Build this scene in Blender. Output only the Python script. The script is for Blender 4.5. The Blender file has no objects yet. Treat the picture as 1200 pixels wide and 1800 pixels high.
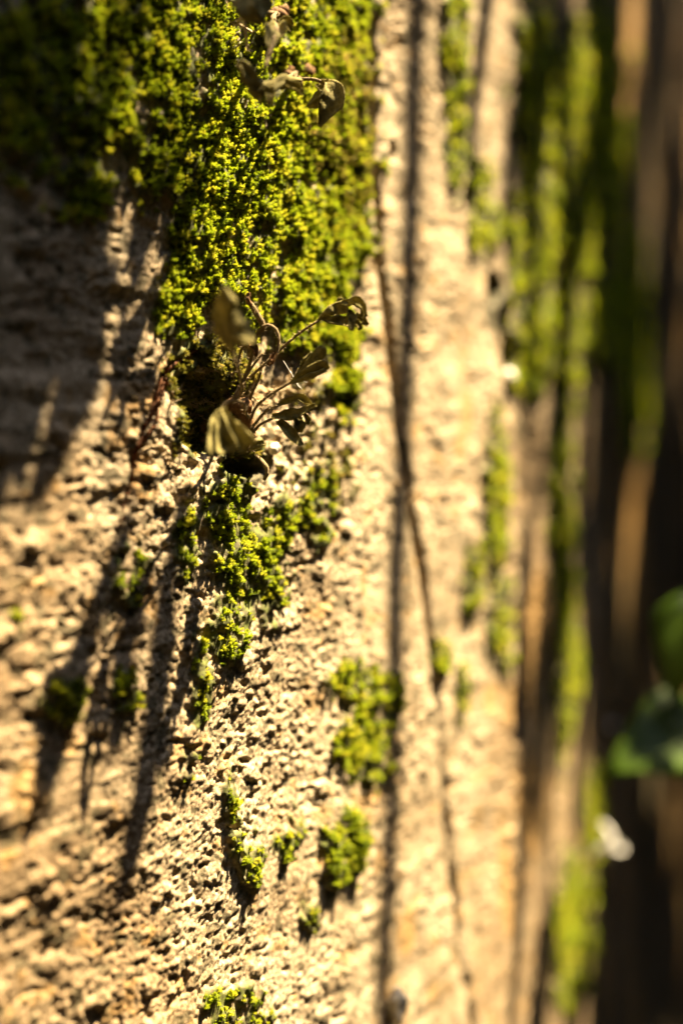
import bpy, math, random
import numpy as np
from mathutils import Vector

random.seed(7)
RNG = np.random.default_rng(11)
C = bpy.context.scene.collection
scene = bpy.context.scene

# ------------------------------------------------------------------ camera
CAMZ = 1.30                      # lens height above the ground, metres
FPX = 2500.0                     # focal length in photograph pixels (50 mm on a 24 mm wide frame)
HOR = 900.0                      # row of the horizon (level camera)
cam_d = bpy.data.cameras.new('camera')
cam = bpy.data.objects.new('camera', cam_d); C.objects.link(cam)
cam.location = (0, 0, CAMZ); cam.rotation_euler = (math.radians(90), 0, 0)
cam_d.sensor_fit = 'HORIZONTAL'; cam_d.sensor_width = 24.0; cam_d.lens = 50.0
cam_d.clip_start = 0.01; cam_d.clip_end = 3000
cam_d.dof.use_dof = True; cam_d.dof.focus_distance = 0.341; cam_d.dof.aperture_fstop = 3.7
cam_d.dof.aperture_blades = 0
scene.camera = cam

# ------------------------------------------------------------------ light
SUN = np.array([0.40, 0.08, 0.91]); SUN /= np.linalg.norm(SUN)      # towards the sun
w = bpy.data.worlds.new('World'); scene.world = w; w.use_nodes = True
nt = w.node_tree; bg = nt.nodes['Background']
sky = nt.nodes.new('ShaderNodeTexSky'); sky.sky_type = 'NISHITA'; sky.sun_disc = False
sky.sun_elevation = math.asin(SUN[2]); sky.sun_rotation = math.atan2(SUN[0], SUN[1])
nt.links.new(sky.outputs[0], bg.inputs[0]); bg.inputs[1].default_value = 0.05
sl = bpy.data.lights.new('sun', 'SUN'); sl.energy = 5.0; sl.angle = math.radians(0.53); sl.color = (1.0, 0.80, 0.50)
so = bpy.data.objects.new('sun', sl); C.objects.link(so); so.location = (1, 0.2, 4)
so.rotation_euler = Vector(-SUN).to_track_quat('-Z', 'Y').to_euler()
vs = scene.view_settings
vs.view_transform = 'Standard'; vs.look = 'None'; vs.gamma = 1.0; vs.exposure = 3.1; vs.use_curve_mapping = False
scene.cycles.max_bounces = 5; scene.cycles.transparent_max_bounces = 4
scene.cycles.sample_clamp_indirect = 4.0

# ------------------------------------------------------------------ noise helpers
def _h(ix, iy, seed):
    n = (ix.astype(np.int64) * 374761393 + iy.astype(np.int64) * 668265263 + seed * 1274126177) & 0xffffffff
    n = ((n ^ (n >> 13)) * 1274126177) & 0xffffffff
    n = ((n ^ (n >> 16)) * 2246822519) & 0xffffffff
    return ((n ^ (n >> 15)) & 0xffffff) / float(0xffffff)
def vnoise(x, y, seed=0):                                           # 0..1
    ix = np.floor(x); iy = np.floor(y); fx = x - ix; fy = y - iy
    ux = fx*fx*fx*(fx*(fx*6-15)+10); uy = fy*fy*fy*(fy*(fy*6-15)+10)
    ix = ix.astype(np.int64); iy = iy.astype(np.int64)
    a = _h(ix, iy, seed); b = _h(ix+1, iy, seed); c = _h(ix, iy+1, seed); d = _h(ix+1, iy+1, seed)
    return (a*(1-ux)+b*ux)*(1-uy) + (c*(1-ux)+d*ux)*uy
def fbm(x, y, seed=0, oct=3):
    t = 0; a = 0.5; m = 0
    for k in range(oct):
        t = t + a*vnoise(x*2**k + 17.3*k, y*2**k - 9.1*k, seed+k); m += a; a *= 0.5
    return t/m
def worley(x, y, seed=0):                                           # F1 distance, cell random
    ix = np.floor(x).astype(np.int64); iy = np.floor(y).astype(np.int64)
    best = np.full(x.shape, 9.0); rnd = np.zeros(x.shape)
    for dx in (-1, 0, 1):
        for dy in (-1, 0, 1):
            jx = ix+dx; jy = iy+dy
            d = np.hypot(jx + 0.1 + 0.8*_h(jx, jy, seed) - x, jy + 0.1 + 0.8*_h(jx, jy, seed+5) - y)
            k = d < best
            best = np.where(k, d, best); rnd = np.where(k, _h(jx, jy, seed+9), rnd)
    return best, rnd
def sstep(a, b, v):
    t = np.clip((v-a)/(b-a), 0, 1); return t*t*(3-2*t)

# ------------------------------------------------------------------ the wall's plan: a gently rounded face
_s = np.arange(-0.6, 7.0, 0.0005)
_t = np.clip(_s/0.35, 0, 1); _head = np.radians(34 + (18-34)*(_t*_t*(3-2*_t)))
_X = np.cumsum(np.sin(_head))*0.0005; _Y = np.cumsum(np.cos(_head))*0.0005
_i0 = int(np.argmin(abs(_s))); _X += -0.0224-_X[_i0]; _Y += 0.35-_Y[_i0]
_vis = _Y > 0.17
_PX = 600 + FPX*_X/_Y
def s_of(px): return np.interp(px, _PX[_vis], _s[_vis])
def plan(s): return np.interp(s, _s, _X), np.interp(s, _s, _Y), np.interp(s, _s, _head)
def sz_of(px, py):
    s = s_of(px); _, y, _ = plan(s); return s, -(py-HOR)/FPX*y
def px_of(s, z):
    x, y, _ = plan(s); y = np.maximum(y, 0.1); return 600+FPX*x/y, HOR-FPX*z/y

# ------------------------------------------------------------------ where moss, stains and breaks lie (photo pixels -> wall)
MOSS = {   # name: list of ellipses cx, cy, rx, ry
 'carpet': [(230,110,150,170),(330,170,150,200),(440,200,130,260),(520,330,140,200),(470,480,110,115),(610,420,60,90),
            (345,430,55,120),(540,565,70,60),(545,300,60,150),(560,60,100,120),(90,130,110,170),(320,530,40,70),(150,330,60,60)],
 'crumb': [(560,780,50,50),(600,840,50,60),(520,860,60,60),(540,690,50,40),(470,830,40,30)],
 'fringe': [(612,270,46,130),(600,130,50,90),(560,250,40,70)],
 'ledge': [(605,660,34,72),(600,590,40,50)],
 'crevice': [(365,650,70,60),(365,745,60,60),(420,790,60,30)],
 'strip': [(405,890,40,90),(440,1010,62,100),(400,1095,38,70),(560,890,36,65),(490,930,30,70),(350,1200,18,90),(330,960,24,60)],
 'fleck': [(230,1010,40,70),(220,1210,30,50),(120,1230,50,40),(40,1095,26,22)],
 'square': [(642,1295,46,92),(640,1205,56,40),(692,1240,18,48)],
 'lower': [(600,1500,42,66),(610,1440,18,25)],
 'scatter': [(440,1500,36,60),(410,1400,18,45),(490,1480,25,34),(520,1440,20,40),(420,1770,85,50),(330,1340,16,40),(540,1610,20,40)],
 'band': [(800,50,26,90),(808,225,22,120),(852,370,26,100),(940,160,40,190),(938,400,42,150),(930,560,42,110),(985,600,24,160),
          (1040,230,60,230),(1050,560,36,90),(925,660,32,50),(868,880,22,150),(832,1025,18,70),(980,900,22,190),(985,1180,22,150),
          (820,1215,14,60),(782,1150,14,40),(1000,1640,36,130),(1032,1420,20,80),(880,1090,18,90),(1010,300,60,200),(1110,600,30,200)],
}
def field(px, py, ells):
    f = np.full(np.shape(px), -9.0)
    for cx, cy, rx, ry in ells:
        f = np.maximum(f, 1-((px-cx)/rx)**2-((py-cy)/ry)**2)
    return f
def moss_f(s, z, key):
    px, py = px_of(s, z)
    n = 0.5*fbm(s/0.007, z/0.011, 31, 3) + 0.3*vnoise(s/0.0022, z/0.0026, 77) + 0.2*vnoise(s/0.0010, z/0.0012, 79)
    return np.clip(field(px, py, MOSS[key]), -1.5, 0.55) + (n-0.5)*3.4 - 0.05
def moss_all(s, z):
    f = np.full(np.shape(s), -9.0)
    for k in MOSS: f = np.maximum(f, moss_f(s, z, k) - (0.35 if k in ('scatter', 'fleck') else 0.95 if k == 'crumb' else 0))
    return f
def line_d(px, py, pts):
    d = np.full(np.shape(px), 1e4)
    for (ax, ay), (bx, by) in zip(pts[:-1], pts[1:]):
        vx, vy = bx-ax, by-ay; L = vx*vx+vy*vy
        t = np.clip(((px-ax)*vx+(py-ay)*vy)/L, 0, 1)
        d = np.minimum(d, np.hypot(px-ax-t*vx, py-ay-t*vy))
    return d
CRACKS = [([(648,-200),(652,60),(664,260),(682,480),(705,640),(722,830),(748,980),(772,1200),(798,1480),(822,1780),(850,2100)], 6.0, 0.0052),
          ([(935,700),(930,880),(915,1100),(905,1300)], 7.0, 0.006),
          ([(345,620),(300,655),(272,725),(242,815),(228,890)], 7.0, 0.0025)]
HOLES = [(872,505,15,30,0.016),(885,560,10,30,0.012),(893,620,12,40,0.010),(832,345,7,26,0.006),(372,752,55,48,0.008),(432,818,42,22,0.007),
         (350,690,40,40,0.004),(433,1338,12,7,0.002),(612,705,22,20,0.006),(700,265,6,20,0.003)]
def disp(s, z, m=None):
    px, py = px_of(s, z)
    if m is None: m = moss_all(s, z)
    cov = sstep(-0.2, 0.3, m)
    d = 0.007*(fbm(s/0.09, z/0.11, 1, 2)-0.5) + 0.0018*(fbm(s/0.022, z/0.018, 3, 3)-0.5)*(1-0.5*sstep(0.03, 0.08, s))
    # near-horizontal ridges left by the boards
    st = fbm((s+0.25*z)/0.030, (z-0.10*s)/0.0042, 5, 2)
    d += (0.0009-0.0005*sstep(0.03, 0.08, s))*(st-0.5)*sstep(0.3, 0.6, fbm(s/0.07, z/0.05, 8, 2))*1.6
    # grit and aggregate
    wob = 0.6*(vnoise(s/0.002, z/0.002, 41)-0.5)
    f, r = worley(s/0.00100+wob, z/0.00085+wob, 21); g = np.clip(1-(f/0.62)**2, 0, 1)*(0.05+r)*0.00027
    f2, r2 = worley(s/0.0029+wob, z/0.0023, 23); g2 = np.where(r2 > 0.62, np.clip(1-(f2/0.5)**2, 0, 1)**0.7*(r2-0.35)*0.0007, 0)
    f3, r3 = worley(s/0.0095, z/0.0070, 25); g3 = np.where(r3 > 0.82, np.clip(1-(f3/0.38)**2, 0, 1)**0.6*0.0008, 0)
    pit = -0.0004*sstep(0.60, 0.80, fbm(s/0.0030, z/0.0022, 27, 2))
    rough_ = 0.55+1.1*sstep(0.35, 0.65, fbm(s/0.035, z/0.03, 12, 2)) + 0.2*(1-sstep(-0.09, -0.02, s))*sstep(0.0,0.05,-z)
    grit = (np.maximum(g, g2) + 0.7*g3 + pit) * rough_ * (1-0.35*sstep(0.05, 0.12, s))
    d += grit*(1-0.5*cov)
    # vertical runs of worn skin farther along
    d += 0.004*sstep(0.10, 0.3, s)*(fbm(s/0.020, z/0.16, 14, 3)-0.5)
    # broken edge: the skin right of the long crack sits lower
    for pts, wd, dep in CRACKS:
        jit = 8*(fbm(s/0.01, z/0.012, 51, 2)-0.5)
        q = line_d(px+jit, py, pts)
        d -= dep*np.exp(-(q/wd)**2)*(0.35+0.9*fbm(s/0.02, z/0.02, 53, 2))*(1-0.45*sstep(600, 1000, py))
    for cx, cy, rx, ry, dep in HOLES:
        q = np.hypot((px-cx)/rx, (py-cy)/ry)+0.5*(fbm(s/0.006, z/0.006, 61, 2)-0.5)
        d -= dep*(1-sstep(0.55, 1.15, q))
    d += cov*(0.0006 + 0.0030*(fbm(s/0.0055, z/0.0065, 16, 2)-0.35))
    return d
def wall_pt(s, z, off=0.0, flat=False):
    s = np.atleast_1d(np.asarray(s, float)); z = np.atleast_1d(np.asarray(z, float))
    x, y, h = plan(s); d = off + (0 if flat else disp(s, z))
    return np.stack([x+np.cos(h)*d, y-np.sin(h)*d, z+CAMZ], -1)
def wall_px(px, py, off=0.0, flat=False):
    s, z = sz_of(px, py); return wall_pt(s, z, off, flat)[0]
def at(px, py, depth):                                               # a point at a stated distance in front of the lens
    return np.array([(px-600)/FPX*depth, depth, CAMZ-(py-HOR)/FPX*depth])

# ------------------------------------------------------------------ materials
def mat(name):
    m = bpy.data.materials.new(name); m.use_nodes = True
    n = m.node_tree; b = n.nodes['Principled BSDF']; return m, n, b
def ramp(n, fac, stops):
    r = n.nodes.new('ShaderNodeValToRGB'); e = r.color_ramp.elements
    while len(e) < len(stops): e.new(0.5)
    for k, (p, c) in enumerate(stops): e[k].position = p; e[k].color = (*c, 1)
    n.links.new(fac, r.inputs[0]); return r.outputs[0]
def noise(n, scale, detail=4, rough=0.6, vec=None):
    t = n.nodes.new('ShaderNodeTexNoise'); t.inputs['Scale'].default_value = scale
    t.inputs['Detail'].default_value = detail; t.inputs['Roughness'].default_value = rough
    if vec is None:
        g = n.nodes.new('ShaderNodeNewGeometry'); vec = g.outputs['Position']
    n.links.new(vec, t.inputs['Vector']); return t.outputs['Fac']
def mixc(n, fac, a, b, mode='MIX'):
    m = n.nodes.new('ShaderNodeMix'); m.data_type = 'RGBA'; m.blend_type = mode
    for sock, v in ((m.inputs[0], fac), (m.inputs[6], a), (m.inputs[7], b)):
        if isinstance(v, bpy.types.NodeSocket): n.links.new(v, sock)
        elif isinstance(v, tuple): sock.default_value = (*v, 1)
        else: sock.default_value = v
    return m.outputs[2]
def attr(n, name):
    a = n.nodes.new('ShaderNodeAttribute'); a.attribute_name = name; return a.outputs['Fac']
def bump(n, b, fac, strength, dist):
    k = n.nodes.new('ShaderNodeBump'); k.inputs['Strength'].default_value = strength; k.inputs['Distance'].default_value = dist
    n.links.new(fac, k.inputs['Height']); n.links.new(k.outputs[0], b.inputs['Normal'])

def concrete():
    m, n, b = mat('mossy_concrete')
    base = ramp(n, noise(n, 1100, 6, 0.75), [(0.34, (0.10, 0.075, 0.045)), (0.46, (0.34, 0.265, 0.17)), (0.56, (0.50, 0.405, 0.27)), (0.66, (0.74, 0.65, 0.50))])
    big = ramp(n, noise(n, 45, 4, 0.6), [(0.35, (0.62, 0.56, 0.48)), (0.62, (1.0, 0.98, 0.94))])
    c = mixc(n, 1.0, base, big, 'MULTIPLY')
    c = mixc(n, attr(n, 'dirt_shade'), c, mixc(n, 1.0, c, (0.50, 0.39, 0.25), 'MULTIPLY'))
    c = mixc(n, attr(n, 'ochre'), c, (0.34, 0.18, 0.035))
    c = mixc(n, attr(n, 'algae_shade'), c, (0.045, 0.040, 0.016))
    c = mixc(n, attr(n, 'moss'), c, ramp(n, noise(n, 500, 3), [(0.35, (0.035, 0.03, 0.008)), (0.65, (0.09, 0.11, 0.012))]))
    n.links.new(c, b.inputs['Base Color']); b.inputs['Roughness'].default_value = 0.82
    b.inputs['Specular IOR Level'].default_value = 0.35
    bump(n, b, noise(n, 2600, 4, 0.7), 0.55, 0.0004)
    return m
def moss_mat(name, dark, mid, light):
    m, n, b = mat(name)
    oi = n.nodes.new('ShaderNodeObjectInfo')
    nz = noise(n, 160, 3)
    add = n.nodes.new('ShaderNodeMath'); add.operation = 'MULTIPLY_ADD'; add.inputs[1].default_value = 0.45
    n.links.new(oi.outputs['Random'], add.inputs[0])
    sc = n.nodes.new('ShaderNodeMath'); sc.operation = 'MULTIPLY'; sc.inputs[1].default_value = 0.6
    n.links.new(nz, sc.inputs[0]); n.links.new(sc.outputs[0], add.inputs[2])
    c = ramp(n, add.outputs[0], [(0.22, dark), (0.5, mid), (0.75, light)])
    n.links.new(c, b.inputs['Base Color']); b.inputs['Roughness'].default_value = 0.55
    tr = n.nodes.new('ShaderNodeBsdfTranslucent'); n.links.new(c, tr.inputs[0])
    mx = n.nodes.new('ShaderNodeMixShader'); mx.inputs[0].default_value = 0.45
    n.links.new(b.outputs[0], mx.inputs[1]); n.links.new(tr.outputs[0], mx.inputs[2])
    n.links.new(mx.outputs[0], n.nodes['Material Output'].inputs[0])
    return m
def leaf_mat(name, a, bcol, rough=0.6, trans=0.25, scale=300, bumpd=0.0003, spec=0.5):
    m, n, b = mat(name)
    c = ramp(n, noise(n, scale, 5, 0.7), [(0.33, a), (0.68, bcol)])
    n.links.new(c, b.inputs['Base Color']); b.inputs['Roughness'].default_value = rough
    b.inputs['Specular IOR Level'].default_value = spec
    if bumpd: bump(n, b, noise(n, scale*6, 3, 0.7), 0.7, bumpd)
    if trans:
        tr = n.nodes.new('ShaderNodeBsdfTranslucent'); n.links.new(c, tr.inputs[0])
        mx = n.nodes.new('ShaderNodeMixShader'); mx.inputs[0].default_value = trans
        n.links.new(b.outputs[0], mx.inputs[1]); n.links.new(tr.outputs[0], mx.inputs[2])
        n.links.new(mx.outputs[0], n.nodes['Material Output'].inputs[0])
    return m
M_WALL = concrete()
M_MOSS = moss_mat('bright_moss', (0.12, 0.17, 0.006), (0.36, 0.43, 0.010), (0.52, 0.50, 0.03))
M_MOSSDRY = moss_mat('dry_moss', (0.08, 0.07, 0.012), (0.22, 0.21, 0.018), (0.36, 0.28, 0.06))
M_FROND = leaf_mat('dry_frond', (0.12, 0.105, 0.028), (0.33, 0.28, 0.095), 0.75, 0.30, 420, 0.0003, 0.2)
M_STALK = leaf_mat('scaly_stalk', (0.10, 0.065, 0.03), (0.26, 0.20, 0.10), 0.8, 0.0, 900, 0.0003, 0.2)
M_BROWN = leaf_mat('withered_brown', (0.12, 0.06, 0.025), (0.30, 0.17, 0.075), 0.8, 0.2, 900, 0.0003, 0.2)
M_ROOT = leaf_mat('red_root', (0.09, 0.036, 0.016), (0.20, 0.085, 0.035), 0.8, 0.0, 900, 0.0002, 0.2)
M_PALE = leaf_mat('pale_root', (0.25, 0.18, 0.10), (0.45, 0.36, 0.22), 0.8, 0.0, 900, 0.0002, 0.2)
M_IVY = leaf_mat('glossy_green_leaf', (0.030, 0.062, 0.004), (0.055, 0.10, 0.006), 0.40, 0.30, 60, 0.0, 0.22)
M_BARK = leaf_mat('creeper_bark', (0.05, 0.035, 0.02), (0.12, 0.09, 0.055), 0.85, 0.0, 120, 0.001, 0.2)
M_STONE = leaf_mat('pale_stone', (0.45, 0.40, 0.32), (0.72, 0.66, 0.55), 0.6, 0.0, 500, 0.0002, 0.4)
M_SHELL = leaf_mat('white_shell', (0.55, 0.52, 0.46), (0.80, 0.78, 0.72), 0.4, 0.0, 400, 0.0, 0.5)
M_SOIL = leaf_mat('dark_soil', (0.03, 0.024, 0.015), (0.075, 0.06, 0.035), 0.95, 0.0, 9, 0.0, 0.1)
M_SILK = leaf_mat('silk', (0.6, 0.58, 0.55), (0.8, 0.8, 0.78), 0.4, 0.2, 400, 0.0, 0.5)

# ------------------------------------------------------------------ mesh helpers
def mesh_obj(name, verts, faces, material, parent=None, smooth=True):
    me = bpy.data.meshes.new(name); me.from_pydata([tuple(v) for v in verts], [], [tuple(f) for f in faces]); me.update()
    if smooth: me.polygons.foreach_set('use_smooth', [True]*len(me.polygons))
    me.materials.append(material)
    o = bpy.data.objects.new(name, me); C.objects.link(o)
    if parent is not None:
        o.parent = parent; o.matrix_parent_inverse = parent.matrix_basis.inverted() if False else o.matrix_parent_inverse
        o.location = -Vector(world_loc(parent))
    return o
def world_loc(o):
    v = Vector(o.location)
    while o.parent: o = o.parent; v += Vector(o.location)
    return v
def tag(o, label=None, cat=None, group=None, kind=None):
    for k, v in (('label', label), ('category', cat), ('group', group), ('kind', kind)):
        if v: o[k] = v
    return o
def empty(name, loc, label, cat, group=None):
    o = bpy.data.objects.new(name, None); C.objects.link(o); o.location = loc; o.empty_display_size = 0.01
    return tag(o, label, cat, group)
class MB:
    def __init__(s): s.v = []; s.f = []
    def add(s, v, f):
        k = len(s.v); s.v += [tuple(map(float, p)) for p in v]; s.f += [tuple(i+k for i in q) for q in f]
    def tube(s, pts, r, sides=6, hair=0, hairlen=0.0008):
        pts = [np.array(p, float) for p in pts]; n = len(pts)
        rr = np.interp(np.linspace(0, 1, n), np.linspace(0, 1, len(r)), r) if hasattr(r, '__len__') else [r]*n
        up = np.array([0.31, 0.52, 0.79]); V = []; F = []
        for i, p in enumerate(pts):
            t = pts[min(i+1, n-1)]-pts[max(i-1, 0)]; t /= np.linalg.norm(t)+1e-12
            a = np.cross(t, up); a /= np.linalg.norm(a)+1e-12; b = np.cross(t, a)
            for k in range(sides):
                q = 2*math.pi*k/sides; V.append(p+rr[i]*(math.cos(q)*a+math.sin(q)*b))
        for i in range(n-1):
            for k in range(sides):
                F.append((i*sides+k, i*sides+(k+1) % sides, (i+1)*sides+(k+1) % sides, (i+1)*sides+k))
        F.append(tuple(range(sides))[::-1]); F.append(tuple((n-1)*sides+k for k in range(sides)))
        s.add(V, F)
        for _ in range(int(hair*1.5)):
            i = random.uniform(0, n-1.001); j = int(i); p = pts[j]*(1-(i-j))+pts[j+1]*(i-j); R = rr[j]
            t = pts[j+1]-pts[j]; t /= np.linalg.norm(t)+1e-12
            d = np.random.default_rng(random.randrange(1 << 30)).normal(size=3); d -= 0.6*t*np.dot(d, t); d /= np.linalg.norm(d)
            L = hairlen*random.uniform(0.4, 1.3); wv = np.cross(d, t); wv /= np.linalg.norm(wv)+1e-9
            s.add([p+d*R*0.7-wv*L*0.16, p+d*R*0.7+wv*L*0.16, p+d*(R+L)+t*L*random.uniform(-0.5, 0.8)], [(0, 1, 2)])
    def blade(s, mid, width, side, curl=0.0, lobes=0, nu=22, nv=9, crumple=0.0, fold=0.0, thick=0.0003, seed=0, twist=0.0, notch=0.35, wide=1.2):
        """leaf blade round a midrib; side = direction of its breadth, curl rolls the margins, fold makes a keel"""
        mid = spline(mid, nu); n = nu; side = np.array(side, float); V = []
        L = sum(np.linalg.norm(mid[i+1]-mid[i]) for i in range(n-1))
        top = []; bot = []
        for i in range(n):
            u = i/(n-1); t = mid[min(i+1, n-1)]-mid[max(i-1, 0)]; t /= np.linalg.norm(t)+1e-12
            a = side-t*np.dot(side, t); a /= np.linalg.norm(a)+1e-12; nn = np.cross(t, a)
            q = twist*u; a, nn = a*math.cos(q)+nn*math.sin(q), nn*math.cos(q)-a*math.sin(q)
            wd = wide*np.interp(u, [k[0] for k in width], [k[1] for k in width])
            if lobes: wd *= 1-notch*(0.5+0.5*math.cos(2*math.pi*lobes*u+seed))
            for j in range(nv):
                v = -1+2*j/(nv-1)
                ang = curl*v; r_ = wd/curl if abs(curl) > 1e-3 else None
                if r_ is None: lx, lz = wd*v, 0.0
                else: lx, lz = r_*math.sin(ang), r_*(1-math.cos(ang))
                lz += fold*abs(v)*wd
                c = crumple*wd*(vnoise(np.array([u*5+seed]), np.array([v*1.7+seed*3.1]), 3+seed)[0]-0.5)*2
                p = mid[i]+a*lx+nn*(lz+c)
                top.append(p+nn*thick*0.5); bot.append(p-nn*thick*0.5)
        V = top+bot; N = n*nv; F = []
        for i in range(n-1):
            for j in range(nv-1):
                q = (i*nv+j, i*nv+j+1, (i+1)*nv+j+1, (i+1)*nv+j); F.append(q); F.append(tuple(k+N for k in q[::-1]))
        for i in range(n-1):
            for j in (0, nv-1):
                a_, b_ = i*nv+j, (i+1)*nv+j; F.append((a_, b_, b_+N, a_+N) if j == 0 else (b_, a_, a_+N, b_+N))
        for j in range(nv-1):
            for i in (0, n-1):
                a_, b_ = i*nv+j, i*nv+j+1; F.append((b_, a_, a_+N, b_+N) if i == 0 else (a_, b_, b_+N, a_+N))
        s.add(V, F)
        # felt of fine scales on faces and rim
        ed = np.array(top)
        for _ in range(int(nu*nv*1.2)):
            k = random.randrange(len(ed)); j = k % nv
            d = np.array([random.gauss(0, 1) for _ in range(3)]); d /= np.linalg.norm(d)
            Lh = random.uniform(0.00025, 0.0006); wv = np.cross(d, [0.3, 0.4, 0.8]); wv /= np.linalg.norm(wv)+1e-9
            s.add([ed[k]-wv*Lh*0.18, ed[k]+wv*Lh*0.18, ed[k]+d*Lh], [(0, 1, 2)])
    def lump(s, c, r, seed=0, sub=2, squash=(1, 1, 1), rough=0.25):
        v, f = ico(sub); v = v*np.array(squash)
        n = 1+rough*(vnoise(v[:, 0]*2.1+seed, v[:, 1]*2.1+v[:, 2]*1.3, seed)-0.5)*2
        s.add(np.array(c)+v*n[:, None]*r, f)
    def build(s, name, m, parent=None, smooth=True): return mesh_obj(name, s.v, s.f, m, parent, smooth)
_ico = {}
def ico(sub):
    if sub not in _ico:
        import bmesh
        b = bmesh.new(); bmesh.ops.create_icosphere(b, subdivisions=sub, radius=1.0)
        b.verts.ensure_lookup_table()
        _ico[sub] = (np.array([v.co[:] for v in b.verts]), [tuple(v.index for v in f.verts) for f in b.faces]); b.free()
    return _ico[sub]
def spline(pts, n):
    p = [np.array(q, float) for q in pts]
    if len(p) == 2: return [p[0]*(1-t)+p[1]*t for t in np.linspace(0, 1, n)]
    p = [2*p[0]-p[1]]+p+[2*p[-1]-p[-2]]; m = len(p)-3; out = []
    for g in np.linspace(0, m-1e-6, n):
        i = int(g); t = g-i; a, b, c, d = p[i:i+4]
        out.append(0.5*((2*b)+(c-a)*t+(2*a-5*b+4*c-d)*t*t+(-a+3*b-3*c+d)*t**3))
    return out

# ------------------------------------------------------------------ ground
g = mesh_obj('ground', [(-400, -400, 0), (400, -400, 0), (400, 400, 0), (-400, 400, 0)], [(0, 1, 2, 3)], M_SOIL, smooth=False)
tag(g, kind='structure')

# ------------------------------------------------------------------ unseen leafy blocks added beside and behind the lens to cut sky light
M_BLOCKER = leaf_mat('blocker_leaf', (0.020, 0.035, 0.008), (0.045, 0.075, 0.014), 0.6, 0.1, 8, 0.0, 0.3)
M_CORE = leaf_mat('blocker_core', (0.010, 0.012, 0.005), (0.025, 0.024, 0.012), 0.95, 0.0, 8, 0.0, 0.1)
def sky_blocker(name, x0, x1, y0, y1, top, label):
    e = empty(name, ((x0+x1)/2, (y0+y1)/2, 0), label, 'sky_blocker')
    v = [(a, b, c) for c in (-0.02, top) for a, b in ((x0, y0), (x1, y0), (x1, y1), (x0, y1))]
    mesh_obj('twig_core', v, [(3, 2, 1, 0), (4, 5, 6, 7), (0, 1, 5, 4), (1, 2, 6, 5), (2, 3, 7, 6), (3, 0, 4, 7)], M_CORE, e, False)
    rg = np.random.default_rng(5); n = 9000; L = 0.05
    face = rg.integers(0, 5, n); p = np.column_stack([rg.uniform(x0, x1, n), rg.uniform(y0, y1, n), rg.uniform(0, top, n)])
    for k, (ax, val) in enumerate(((0, x0), (0, x1), (1, y0), (1, y1), (2, top))):
        p[face == k, ax] = val+rg.normal(0, .03, (face == k).sum())
    d = rg.normal(size=(n, 3)); d /= np.linalg.norm(d, axis=1)[:, None]; w_ = np.cross(d, rg.normal(size=(n, 3))); w_ /= np.linalg.norm(w_, axis=1)[:, None]
    V = np.stack([p-d*L, p+w_*L*.45, p+d*L, p-w_*L*.45], 1).reshape(-1, 3); I4 = np.arange(n*4).reshape(-1, 4)
    o = mesh_obj('foliage', V, I4.tolist(), M_BLOCKER, e, False); o['kind'] = 'stuff'
sky_blocker('sky_blocker', 1.35, 2.1, -1.4, 7.0, 3.3, 'unseen dark green leafy block added facing the wall to cut sky light')
sky_blocker('sky_blocker', -3.0, 1.30, -1.9, -1.1, 3.9, 'unseen dark green leafy block added behind the lens to cut sky light')

# ------------------------------------------------------------------ wall
def graded(a, b, f):
    o = [a]
    while o[-1] < b: o.append(o[-1]+f(o[-1]))
    return np.array(o)
def ds(s):
    if s < -0.13: return 0.02
    if s < -0.05: return 0.00050
    if s < 0.07: return 0.00036
    return 0.00036+(s-0.07)*0.0065 if s < 1.2 else 0.05
def dz(z):
    a = abs(z)
    return 0.00038 if a < 0.145 else (0.00038+(a-0.145)*0.012 if a < 0.36 else 0.06)
SS = graded(-0.55, 6.0, ds)
zu = graded(0.0, 1.05, dz); zd = graded(0.0, CAMZ+0.02, dz)
ZZ = np.concatenate([-zd[:0:-1], zu])
S, Z = np.meshgrid(SS, ZZ, indexing='ij')
sf, zf = S.ravel(), Z.ravel()
mf = moss_all(sf, zf)
P = np.empty((sf.size, 3))
x, y, h = plan(sf); d = disp(sf, zf, mf)
P[:, 0] = x+np.cos(h)*d; P[:, 1] = y-np.sin(h)*d; P[:, 2] = zf+CAMZ
ns, nz_ = len(SS), len(ZZ)
I = np.arange(ns*nz_).reshape(ns, nz_)
Q = np.stack([I[:-1, :-1], I[1:, :-1], I[1:, 1:], I[:-1, 1:]], -1).reshape(-1, 4)
# back, top and ends as a plain slab 0.3 m thick
bx_, by_, bh_ = plan(SS)
back = np.stack([bx_-np.cos(bh_)*0.3, by_+np.sin(bh_)*0.3], -1)
kb = len(P); nb = ns
Pb = np.concatenate([np.column_stack([back, np.full(ns, ZZ[0]+CAMZ)]), np.column_stack([back, np.full(ns, ZZ[-1]+CAMZ)])])
P = np.concatenate([P, Pb])
a0 = np.arange(ns-1)
Qtop = np.stack([I[:-1, -1], I[1:, -1], kb+ns+a0+1, kb+ns+a0], -1)
Qback = np.stack([kb+a0, kb+ns+a0, kb+ns+a0+1, kb+a0+1], -1)
Q = np.concatenate([Q, Qtop, Qback])
me = bpy.data.meshes.new('wall')
me.vertices.add(len(P)); me.vertices.foreach_set('co', P.ravel())
me.loops.add(Q.size); me.loops.foreach_set('vertex_index', Q.ravel().astype(np.int32))
me.polygons.add(len(Q)); me.polygons.foreach_set('loop_start', np.arange(0, Q.size, 4, dtype=np.int32))
me.update(calc_edges=True); print('wall faces', len(Q))
me.polygons.foreach_set('use_smooth', np.ones(len(Q), bool))
pxw, pyw = px_of(sf, zf)
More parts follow.
